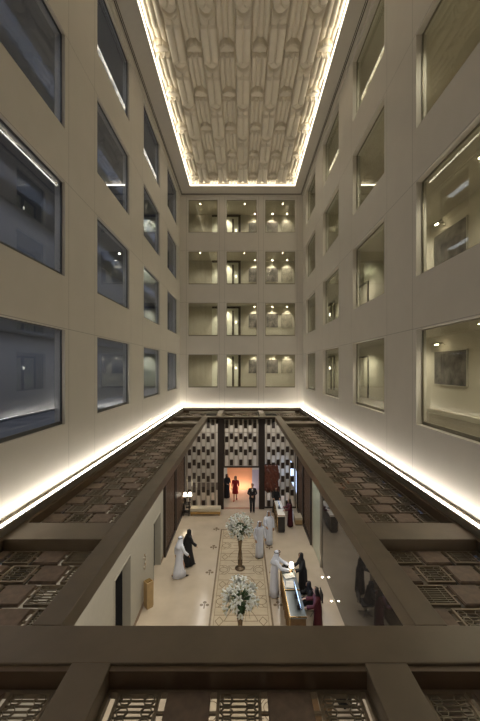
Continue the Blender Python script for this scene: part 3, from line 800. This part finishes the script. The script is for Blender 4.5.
# ------------------------------------------------------------------ people
def person(label, loc, rz, H, outfit, arms=None, stride=0.0, lean=0.0, seated=False, parts_cover=None, head_turn=0, group=None):
    """facing local +y.  arms: [(elbow offset, wrist offset)] for x=-1 then x=+1, offsets from the shoulder"""
    S = H/1.75
    t = thing('person', label, 'person', loc, rz, group)
    def V(*a): return Vector(a)
    pel = V(0, 0, .93)
    def bend(p, base=.93):
        p = Vector(p)
        if lean == 0 or p.z < base: return p
        k = min(1, (p.z-base)/.18); an = lean*k; q = p-V(0, 0, base)
        return V(q.x, q.y*math.cos(an)+q.z*math.sin(an), base-q.y*math.sin(an)*1+q.z*math.cos(an))
    drop = 0
    if arms is None: arms = [((-.06, -.03, -.28), (-.05, .05, -.52)), ((.06, -.03, -.28), (.05, .05, -.52))]
    legs = []
    for i, s in enumerate((-1, 1)):
        st = stride*s
        if seated:
            legs.append([V(s*.09, 0, .93), V(s*.12, .42, .93), V(s*.12, .46, .50), V(s*.12, .56, .45)])
        else:
            hip = V(s*.09, 0, .92); ank = V(s*.085, st*.36-.03, .08+(.06 if st < 0 else 0)); kn = (hip+ank)/2+V(0, .03+abs(st)*.06, .02)
            legs.append([hip, kn, ank, ank+V(s*.02, .15, -.045-(.04 if st < 0 else 0))])
    if seated: drop = -.45
    D = V(0, 0, drop)
    def W(p): return (Vector(p)+D)*S
    b = MB()
    def cap(p, q, r0, r1, flat=1.0, n=12):
        p, q = Vector(p), Vector(q); pts = [p.lerp(q, k/4) for k in range(5)]
        b.tube([W(x) for x in pts], [(r0+(r1-r0)*k/4)*S for k in range(5)], n, flat)
        b.ell(W(p), (r0*S,)*3, 10, 7); b.ell(W(q), (r1*S,)*3, 10, 7)
    # trunk as lofted rings
    tr = [(.86, .13, .10), (.93, .165, .115), (1.0, .16, .11), (1.10, .14, .10), (1.22, .155, .11), (1.33, .17, .115), (1.41, .165, .10), (1.46, .09, .075), (1.50, .058, .058), (1.56, .052, .055)]
    b.loft([[W(bend((rx*math.cos(2*PI*j/20), ry*math.sin(2*PI*j/20), z))) for j in range(20)] for z, rx, ry in tr])
    hc = bend((0, .015, 1.63))
    Rh = Matrix.Rotation(-lean*.6, 3, 'X') @ Matrix.Rotation(head_turn, 3, 'Z')
    def HP(p): return hc+Rh @ Vector(p)
    def he(c, r, n=16, m=11): b.ell(W(HP(c)), tuple(q*S for q in r), n, m, Rh)
    he((0, -.008, .03), (.074, .093, .088)); he((0, .022, -.045), (.054, .062, .062)); he((0, .035, -.088), (.03, .03, .022))
    he((0, .098, -.012), (.012, .018, .020), 8, 6); he((0, .088, .008), (.009, .010, .028), 8, 6)
    for s in (-1, 1): he((s*.077, -.005, -.005), (.010, .020, .030), 8, 6)
    for L in legs:
        cap(L[0], L[1], .085, .058); cap(L[1], L[2], .056, .036); cap(L[2]+V(0, -.04, -.03), L[3], .038, .030)
    shs = []
    for i, s in enumerate((-1, 1)):
        sh = bend((s*.185, 0, 1.41)); el = sh+V(*arms[i][0]); wr = sh+V(*arms[i][1]); shs.append((sh, el, wr))
        cap(bend((s*.10, 0, 1.40)), sh, .06, .055); cap(sh, el, .050, .040); cap(el, wr, .038, .026)
        d = (wr-el).normalized(); pn = d.cross(V(0, 0, 1)); pn = pn.normalized() if pn.length > .2 else V(0, 1, 0)*1.0
        if abs(pn.dot(d)) > .5: pn = V(1, 0, 0)
        side = (pn-d*pn.dot(d)).normalized(); nrm = d.cross(side).normalized()
        if nrm.z > 0 or (abs(nrm.z) < .3 and nrm.x*s > 0): nrm = -nrm     # palm side
        pc = wr+d*.045
        for o_ in (-.024, 0, .024): cap(wr, wr+d*.085+side*o_, .020, .015, 1, 8)
        for fi, (o_, ln) in enumerate(((-.033, .062), (-.011, .076), (.011, .082), (.033, .070))):
            p0 = wr+d*.085+side*o_; p1 = p0+d*ln*.5+nrm*.008; p2 = p1+d*ln*.38+nrm*.028
            cap(p0, p1, .0095, .009, 1, 8); cap(p1, p2, .009, .0075, 1, 8)
        sg = 1 if side.dot(V(0, 1, 0)) > 0 else -1
        q0 = wr+d*.025+side*sg*.024; q1 = q0+side*sg*.030+d*.028; q2 = q1+d*.032+nrm*.014
        cap(q0, q1, .013, .011, 1, 8); cap(q1, q2, .0105, .009, 1, 8)
    tmp = b.build('body', M_skin)
    rm = tmp.modifiers.new('r', 'REMESH'); rm.mode = 'VOXEL'; rm.voxel_size = .0085*S; rm.use_smooth_shade = True
    sm = tmp.modifiers.new('s', 'SMOOTH'); sm.iterations = 3; sm.factor = .4
    dg = bpy.context.evaluated_depsgraph_get(); me = bpy.data.meshes.new_from_object(tmp.evaluated_get(dg))
    me.name = 'body'; bpy.data.objects.remove(tmp)
    if not me.materials: me.materials.append(M_skin)
    for p in me.polygons: p.use_smooth = True
    body = bpy.data.objects.new('body', me); C.objects.link(body); body.parent = t
    for s in (-1, 1):
        MB().ell(W(HP((s*.030, .080, .008))), (.011*S, .008*S, .008*S), 10, 7).build('eye', M_eye, body, True)
    MB().ell(W(HP((0, .086, -.048))), (.022*S, .008*S, .007*S), 10, 6).build('mouth', M_lip, body, True)
    # --- clothes
    def loftz(rings, folds=0.0, nf=9, n=48, name='robe', m=M_black, zf=.9, sway=0):
        R = []
        for (z, rx, ry, cy) in rings:
            f = folds*max(0, min(1, (zf-z)/zf)); rg = []
            for j in range(n):
                a = 2*PI*j/n; k = 1+f*math.sin(nf*a+z*1.5)+f*.5*math.sin((nf+4)*a+1.3)
                rg.append(W(bend((rx*k*math.cos(a), cy+ry*k*math.sin(a), z))))
            R.append(rg)
        return MB().loft(R).build(name, m, t, True)
    def sleeves(r0, r1, r2, m, name='sleeve', to=1.0):
        for (sh, el, wr) in shs:
            w2 = el.lerp(wr, to); d = (wr-el).normalized()
            inn = sh+V(-math.copysign(.07, sh.x), 0, .0)
            pts = [inn, sh, sh.lerp(el, .5), el, el.lerp(w2, .5), w2]
            MB().tube([W(p) for p in pts], [x*S for x in (r0*1.02, r0, (r0+r1)/2, r1, (r1+r2)/2, r2)], 16).build(name, m, t, True)
    def shell(rows, half, m, name, thick=.008, parent=None):
        """rows (z, rx, ry, cy) in head space; open at the front by (180-half) degrees each side"""
        n = 28; R = []
        for (z, rx, ry, cy) in rows:
            rg = []
            for j in range(n+1):
                a = -half+2*half*j/n
                rg.append(W(HP((rx*math.sin(a), cy-ry*math.cos(a), z))))
            R.append(rg)
        o = MB().loft(R, closed=False).build(name, m, parent or t, True)
        so = o.modifiers.new('thickness', 'SOLIDIFY'); so.thickness = thick*S; so.offset = 1
        return o
    def shoes(m=M_shoe):
        for L in legs:
            b2 = MB(); a, c = L[2], L[3]; d = (c-a); d = d.normalized()
            b2.tube([W(a+V(0, -.07, -.035)), W(a+V(0, 0, -.03)), W(a.lerp(c, .6)+V(0, 0, -.005)), W(c+V(0, .04, 0))], [x*S for x in (.035, .045, .046, .025)], 12, .8)
            b2.build('shoe', m, t, True)
    stf = abs(stride)
    if outfit in ('thobe', 'abaya', 'gown'):
        m = {'thobe': M_white, 'abaya': M_black, 'gown': M_maroon}[outfit]
        wd = {'thobe': 1.0, 'abaya': 1.18, 'gown': 1.0}[outfit]
        if seated:
            loftz([(.88, .21, .17, 0), (1.0, .20, .15, 0), (1.15, .185, .14, 0), (1.33, .20, .14, 0), (1.42, .19, .12, 0), (1.475, .10, .085, 0), (1.50, .07, .07, 0)], name='robe', m=m)
            for L in legs: MB().tube([W(L[0]), W(L[1]), W(L[1]+V(0, .05, -.05)), W(L[2]+V(0, 0, .05))], [x*S for x in (.12, .10, .095, .09)], 16).build('robe_leg', m, t, True)
        else:
            loftz([(.05, .20*wd, (.18+.20*stf)*wd, 0), (.30, .195*wd, (.17+.13*stf)*wd, 0), (.60, .19*wd, (.155+.06*stf)*wd, .0), (.85, .195*wd, .15*wd, 0), (1.0, .185*wd, .145*wd, 0),
                   (1.15, .175, .14, 0), (1.33, .195, .14, 0), (1.42, .185, .12, 0), (1.475, .10, .085, 0), (1.50, .07, .07, 0)], folds=.045 if outfit == 'thobe' else .07, name='robe', m=m)
        sleeves(.076, .064, .058 if outfit == 'thobe' else .075, m)
        shoes()
    if outfit == 'thobe':
        hcl = shell([(.128, .012, .012, -.01), (.122, .055, .065, -.01), (.10, .085, .10, -.01), (.06, .098, .112, -.008), (0, .105, .118, -.005), (-.06, .115, .125, -.01), (-.12, .135, .135, -.02), (-.19, .18, .15, -.03), (-.27, .215, .175, -.04), (-.36, .20, .19, -.05)], 2.15, M_white, 'headcloth')
        rg = MB(); pts = [W(HP((.100*math.cos(a), -.012+.114*math.sin(a), .078-.02*math.sin(a)*-1))) for a in [2*PI*k/24 for k in range(25)]]
        rg.tube(pts, .012*S, 8).build('head_cord', M_black, hcl, True)
    elif outfit == 'abaya':
        shell([(.130, .012, .012, -.01), (.122, .055, .065, -.01), (.10, .085, .10, -.01), (.05, .098, .112, -.006), (0, .102, .115, 0), (-.06, .098, .112, .0), (-.11, .10, .11, .0), (-.17, .15, .13, -.01), (-.24, .19, .15, -.02)], 2.45, M_black, 'headscarf')
    elif outfit == 'gown':
        shell([(.128, .012, .012, -.01), (.120, .055, .065, -.01), (.095, .082, .10, -.01), (.05, .092, .110, -.008), (0, .094, .112, -.012), (-.08, .092, .112, -.02), (-.16, .10, .12, -.03), (-.26, .11, .14, -.05), (-.34, .09, .14, -.06)], 1.95, M_hair, 'hair', .014)
    elif outfit == 'dress':
        loftz([(.52, .215, .18, 0), (.75, .205, .165, 0), (.93, .19, .14, 0), (1.08, .155, .12, 0), (1.22, .17, .13, 0), (1.35, .19, .13, 0), (1.42, .18, .115, 0), (1.47, .095, .08, 0)], folds=.04, name='dress', m=M_red)
        sleeves(.064, .054, .046, M_red, to=.55); shoes(M_red)
        shell([(.128, .012, .012, -.01), (.120, .055, .065, -.01), (.095, .082, .10, -.01), (.05, .092, .110, -.008), (0, .094, .112, -.012), (-.08, .092, .112, -.02), (-.16, .10, .12, -.03)], 1.95, M_hair, 'hair', .014)
    elif outfit == 'suit':
        loftz([(.80, .205, .15, 0), (.93, .195, .145, 0), (1.08, .175, .135, 0), (1.22, .185, .135, 0), (1.35, .205, .135, 0), (1.42, .195, .12, 0), (1.47, .10, .085, -.01)], name='jacket', m=M_suit)
        sleeves(.066, .056, .044, M_suit)
        b2 = MB(); b2.add([W(bend((-.035, .137, 1.40))), W(bend((.035, .137, 1.40))), W(bend((0, .142, 1.16))), W(bend((-.03, .11, 1.46))), W(bend((.03, .11, 1.46))), W(bend((0, .12, 1.3)))], [(0, 2, 1), (3, 0, 1, 4), (3, 5, 0), (4, 1, 5), (5, 2, 0), (5, 1, 2)])
        b2.build('shirt_front', M_paper, t); MB().tube([W(bend((0, .140, 1.43))), W(bend((0, .150, 1.18)))], [.010*S, .02*S], 8).build('tie', M_suit, t, True)
        b2 = MB()
        for L in legs: b2.tube([W(L[0]+V(0, 0, .02)), W(L[0].lerp(L[1], .5)), W(L[1]), W(L[2]+V(0, 0, -.03))], [x*S for x in (.105, .095, .078, .068)], 16)
        b2.build('trousers', M_suit, t, True); shoes()
        shell([(.125, .012, .012, -.01), (.118, .055, .065, -.01), (.092, .082, .10, -.01), (.05, .085, .104, -.012), (0, .083, .102, -.018), (-.04, .075, .095, -.02)], 1.75, M_hair, 'hair', .01)
    if seated and outfit == 'suit': pass
    return t
R = math.radians
down = None
reach = lambda f, dz: [((-.03, .16, -.22), (.03, .16+f, -.22+dz)), ((.03, .16, -.22), (-.03, .16+f, -.22+dz))]
clasp = [((-.08, .02, -.26), (.13, .20, -.34)), ((.08, .02, -.26), (-.13, .20, -.36))]
walk = [((-.05, -.12, -.25), (-.05, -.12, -.50)), ((.05, .10, -.25), (.04, .26, -.42))]
person('man in white robe and headcloth striding across the left of the lobby', (-2.75, 14.95, 0), R(-60), 1.78, 'thobe', walk, stride=.6, lean=.08)
person('person in a long black robe walking beside the man in white on the left', (-2.50, 15.85, 0), R(-55), 1.66, 'abaya', walk, stride=.5, lean=.05)
person('nearer of the two men in white robes standing by the floor inlay', (.85, 16.55, 0), R(200), 1.73, 'thobe', [((-.07, -.02, -.27), (-.10, .05, -.50)), ((.07, -.02, -.27), (.06, .12, -.46))])
person('farther man in a white robe standing between the inlay and the dark desk', (1.40, 17.75, 0), R(185), 1.72, 'thobe', [((-.06, -.03, -.27), (-.05, .05, -.52)), ((.07, .02, -.27), (-.02, .20, -.38))])
person('man in white robe and headcloth reaching over the near reception desk', (1.30, 13.72, 0), R(-95), 1.84, 'thobe', [((-.02, .24, -.17), (-.02, .50, -.30)), ((.04, .20, -.22), (-.06, .46, -.32))], lean=.15)
person('woman in black robe and headscarf standing behind the near reception desk', (2.50, 13.95, 0), R(100), 1.62, 'abaya', [((-.05, .12, -.24), (-.03, .36, -.30)), ((.05, .12, -.24), (.0, .34, -.32))], lean=.12)
person('woman with long black hair in a maroon dress behind the near reception desk', (2.62, 11.72, 0), R(82), 1.64, 'gown', [((-.05, .12, -.24), (-.02, .36, -.30)), ((.05, .12, -.24), (.0, .38, -.24))], lean=.10)
person('person in black seated behind the near reception desk, between the two women', (2.62, 12.75, 0), R(90), 1.62, 'abaya', [((-.05, .15, -.22), (-.02, .42, -.22)), ((.05, .15, -.22), (0, .40, -.22))], lean=.18, seated=True)
person('person in maroon standing behind the far dark desk', (2.80, 19.75, 0), R(95), 1.60, 'gown', [((-.05, .10, -.24), (-.03, .34, -.28)), ((.05, .10, -.24), (0, .34, -.28))], lean=.08)
person('person in black standing at the far end of the dark desk', (2.15, 21.62, 0), R(180), 1.62, 'abaya', [((-.05, .10, -.24), (-.03, .32, -.26)), ((.05, .10, -.24), (0, .32, -.28))], lean=.1)
person('man in a black suit standing with clasped hands at the doorway', (.66, 21.75, 0), R(180), 1.80, 'suit', clasp)
person('woman in a short red dress walking through the orange foyer', (-.46, 23.6, 0), R(178), 1.70, 'dress', walk, stride=.35)
person('woman in black robe and headscarf standing at the left of the doorway', (-1.08, 24.1, 0), R(215), 1.68, 'abaya', [((-.05, .08, -.26), (.06, .26, -.22)), ((.05, .05, -.27), (-.05, .24, -.30))])
person('person in dark clothes behind the nearest desk, seen through the near lattice', (2.80, 9.35, 0), R(90), 1.62, 'abaya', [((-.05, .12, -.24), (-.03, .36, -.30)), ((.05, .12, -.24), (.0, .34, -.32))], lean=.12)

# ------------------------------------------------------------------ desks and what stands on them
def desk(label, x0, x1, y0, y1, h, mb, mt, group=None, panelled=True):
    cx, cy = (x0+x1)/2, (y0+y1)/2; w, d = (x1-x0)/2, (y1-y0)/2
    t = thing('reception_desk', label, 'desk', (cx, cy, 0))
    MB().box(-w+.05, w-.05, -d+.04, d-.04, 0, .07).build('plinth', M_plas, t)
    MB().box(-w+.02, w-.02, -d+.02, d-.02, .07, h-.05).build('desk_body', mb, t, False, .006)
    b = MB(); n = 4
    for i in range(n+1):
        y = -d+.02+(2*d-.04)*i/n; b.box(-w-.003, -w+.02, y-.018, y+.018, .07, h-.05)
    b.box(-w-.003, -w+.02, -d+.02, d-.02, h-.09, h-.05)
    b.build('edge_trim', M_gold, t)
    MB().box(-w, w, -d, d, h-.05, h).build('desk_top', mt, t, False, .008)
    b = MB(); e = .02
    b.box(-w-.006, -w+e, -d-.006, d+.006, h-.005, h+.028); b.box(-w+e, w, -d-.006, -d+e, h-.005, h+.028)
    b.build('raised_rim', M_gold, t)
    return t
desk('walnut reception desk with brass edges and glass top, nearer section with lit screens', 1.56, 2.12, 11.1, 12.42, 1.05, M_desk, M_desktop)
desk('walnut reception desk with brass edges, farther section under the white papers', 1.56, 2.12, 12.46, 13.95, 1.05, M_desk, M_desktop)
desk('narrow black reception desk with a pale top near the right screen', 1.98, 2.42, 18.95, 21.15, .95, M_deskd, M_paper)
desk('nearest reception desk seen through the near lattice', 1.75, 2.30, 8.6, 10.1, 1.05, M_desk, M_desktop)
def monitor(label, x, y, z, rz, w=.5):
    t = thing('computer_monitor', label, 'monitor', (x, y, z), rz, 'monitors on the reception desks')
    MB().box(-.11, .11, -.08, .08, 0, .012).build('base', M_plas, t, False, .003)
    MB().tube([(0, .02, .01), (0, .03, .16)], .016, 10).build('stand', M_plas, t, True)
    M = Matrix.Translation((0, .02, .27)) @ Matrix.Rotation(-.30, 4, 'X')
    MB().box(-w/2, w/2, 0, .022, -.155, .155, M).build('monitor_back', M_plas, t)
    MB().box(-w/2+.012, w/2-.012, -.003, .0, -.142, .142, M).build('screen', M_screen, t)
monitor('lit monitor on the nearer desk section, facing the woman in maroon', 1.95, 11.55, 1.051, R(90))
monitor('lit monitor on the nearer desk section, in front of the seated person', 1.95, 12.12, 1.051, R(90))
monitor('lit monitor on the far black desk', 2.2, 20.0, .951, R(90), .4)
monitor('lit monitor on the nearest desk under the near lattice', 2.1, 9.3, 1.051, R(90))
def papers(label, x, y, z, rz):
    t = thing('open_register', label, 'book', (x, y, z), rz)
    for s in (-1, 1):
        R_ = []
        for i in range(8):
            u = i/7; xx = s*u*.2; zz = .02+.02*math.sin(PI*min(1, u*1.1))*(1-u*.5)
            R_.append([(xx, -.15, 0), (xx, .15, 0), (xx, .15, zz), (xx, -.15, zz)])
        MB().loft(R_ if s > 0 else R_[::-1]).build('page_block', M_paper, t)
    MB().box(-.21, .21, -.16, .16, -.004, 0).build('cover', M_deskd, t)
papers('open white register on the farther desk section by the reaching man', 1.84, 13.3, 1.055, .3)
papers('open white brochure on the nearer desk section', 1.80, 12.78, 1.056, 1.4)
b = MB(); b.lathe([(.07, 0), (.10, .02), (.15, .09), (.17, .14), (.16, .14), (.10, .05)], n=24)
o = tag(b.build('bowl', M_deskd, None, True), 'dark round bowl at the far end of the walnut desk', 'bowl'); o.location = (1.78, 13.72, 1.053)
t = thing('table_lamp', 'white glowing desk lamp on the farther walnut desk section', 'lamp', (1.98, 13.60, 1.053))
MB().lathe([(.06, 0), (.06, .015), (.015, .03), (.012, .20)], n=16).build('base', M_gold, t, True)
MB().lathe([(.10, .18), (.075, .36), (.070, .36), (.094, .18)], n=20).build('lamp_shade', M_shade, t, True)
for nm, y, x in (('seated person', 12.75, 2.69), ):
    t = thing('office_chair', 'black swivel chair under the seated person behind the walnut desk', 'chair', (x, y, 0), R(90))
    MB().box(-.23, .23, -.22, .22, .37, .44).build('seat', M_plas, t, False, .03)
    MB().box(-.21, .21, -.31, -.27, .5, .86).build('backrest', M_plas, t, False, .02)
    b = MB(); b.tube([(0, 0, .06), (0, 0, .37)], .03)
    for k in range(5): b.tube([(0, 0, .08), (.27*math.cos(k*1.2566), .27*math.sin(k*1.2566), .04)], .018)
    b.tube([(0, -.2, .40), (0, -.32, .42), (0, -.31, .6)], .015)
    b.build('chair_base', M_steel, t, True)

# left side furniture
t = thing('tan_pedestal', 'tan wooden pedestal bin against the left lobby wall between the two doors', 'bin', (-3.6, 13.1, 0))
MB().lathe([(.17, 0), (.17, .05), (.19, .06), (.20, .98), (.185, 1.0)], n=4).build('body', M_tan, t, False, .01)
MB().lathe([(.15, 1.0), (.14, 1.03)], n=4).build('lid', M_gold, t)
t = thing('wall_ornament', 'small sculpted ornament on the left lobby wall above the tan pedestal', 'wall ornament', (LX0, 13.3, 1.62))
b = MB()
for (dy, dz, r) in ((0, 0, .1), (.12, .18, .08), (-.1, .2, .07), (.08, -.2, .07), (-.1, -.15, .08)):
    b.ell((.025, dy, dz), (.025, r, r*.55), 12, 8)
b.build('petals', M_lwall, t, True); MB().tube([(.02, 0, -.3), (.03, .03, 0), (.02, -.02, .3)], .012).build('stem', M_gold, t, True)
t = thing('bench', 'long cream bench with gilded base before the left lattice screen', 'bench', (-2.28, 21.35, 0))
MB().box(-.95, .95, -.26, .26, .26, .48).build('seat', M_uph, t, False, .04)
MB().box(-.93, .93, -.24, .24, .12, .26).build('bench_base', M_gold, t, False, .01)
for sx in (-.85, .85):
    for sy in (-.18, .18): MB().box(sx-.03, sx+.03, sy-.03, sy+.03, 0, .12).build('leg', M_gold, t)
t = thing('side_table', 'dark side table in the far left lobby corner under the lamps', 'table', (-3.47, 21.3, 0))
MB().box(-.20, .20, -.22, .22, .70, .74).build('table_top', M_deskd, t, False, .006)
for sx in (-.17, .17):
    for sy in (-.18, .18): MB().box(sx-.02, sx+.02, sy-.02, sy+.02, 0, .70).build('leg', M_deskd, t)
MB().box(-.18, .18, -.2, .2, .2, .22).build('shelf', M_deskd, t)
for nm, x in (('left', -3.565), ('right', -3.27)):
    t = thing('table_lamp', '%s of the two white-shaded lamps in the far left lobby corner' % nm, 'lamp', (x, 21.3 if nm == 'left' else 21.35, .74), 0, 'pair of white-shaded lamps')
    MB().lathe([(.06, 0), (.06, .02), (.02, .04), (.04, .14), (.055, .22), (.03, .30), (.012, .36), (.012, .46)], n=18).build('base', M_deskd, t, True)
    MB().lathe([(.138, .44), (.085, .64), (.08, .64), (.13, .44)], n=24).build('lamp_shade', M_shade, t, True)
# right far corner
t = thing('ottoman', 'beige upholstered box seat by the right lobby wall near the carved panels', 'stool', (3.32, 20.2, 0))
MB().box(-.22, .22, -.35, .35, .30, .45).build('seat', M_uph, t, False, .03)
MB().box(-.21, .21, -.34, .34, .05, .30).build('stool_base', M_tan, t); MB().box(-.19, .19, -.32, .32, 0, .05).build('plinth', M_plas, t)
t = thing('waste_bin', 'small round black bin between the dark desk and the right wall', 'bin', (3.02, 21.3, 0))
MB().lathe([(.13, 0), (.16, .34), (.15, .34), (.12, .03)], n=24).build('bin_body', M_plas, t, True); MB().lathe([(.165, .33), (.17, .35), (.155, .36)], n=24).build('rim', M_steel, t, True)

# ------------------------------------------------------------------ lights
# lobby downlighting, fixed under the lattice ceiling beams
for (x, y0, y1) in ((-2.43, 5, 22), (2.36, 5, 22)):
    area((x, (y0+y1)/2, ZT-BT-.03), .25, y1-y0, 78, col=(1, .95, .88))
for y in (8, 11, 14, 17, 20):
    spot((-2.43, y, ZT-BT-.04), 10, .05, .7, 1.5, rot=(0, .15, 0)); spot((2.36, y, ZT-BT-.04), 12, .05, .7, 1.4, rot=(0, -.1, 0))
area((-.0, 24.2, 5.3), 6.5, 2.4, 50, col=(1, .90, .80))
area((-.2, 25.15, .12), 1.9, .1, 9, rot=(R(125), 0, 0), col=(1, .85, .7))  # added unseen lamp near the floor, brightens the orange foyer wall
area((0, 3.9, ZT-BT-.03), 7, .3, 60)
area((0, 1.0, 5.0), 6, 1.5, 60)

w = bpy.data.worlds.new('World'); bpy.context.scene.world = w; w.use_nodes = True
w.node_tree.nodes['Background'].inputs[0].default_value = (.02, .022, .03, 1)
w.node_tree.nodes['Background'].inputs[1].default_value = 1

# ------------------------------------------------------------------ camera
cd = bpy.data.cameras.new('camera'); cam = bpy.data.objects.new('camera', cd); C.objects.link(cam)
cam.location = (0, 0, EY); cam.rotation_euler = (PI/2, 0, 0)
cd.sensor_fit = 'HORIZONTAL'; cd.sensor_width = 36; cd.lens = 36*340/480
cd.shift_x = -2/480; cd.shift_y = 7.5/480; cd.clip_start = .05; cd.clip_end = 200
bpy.context.scene.camera = cam
vs = bpy.context.scene.view_settings
vs.view_transform = 'Standard'; vs.look = 'None'; vs.exposure = .90; vs.gamma = 1; vs.use_curve_mapping = False
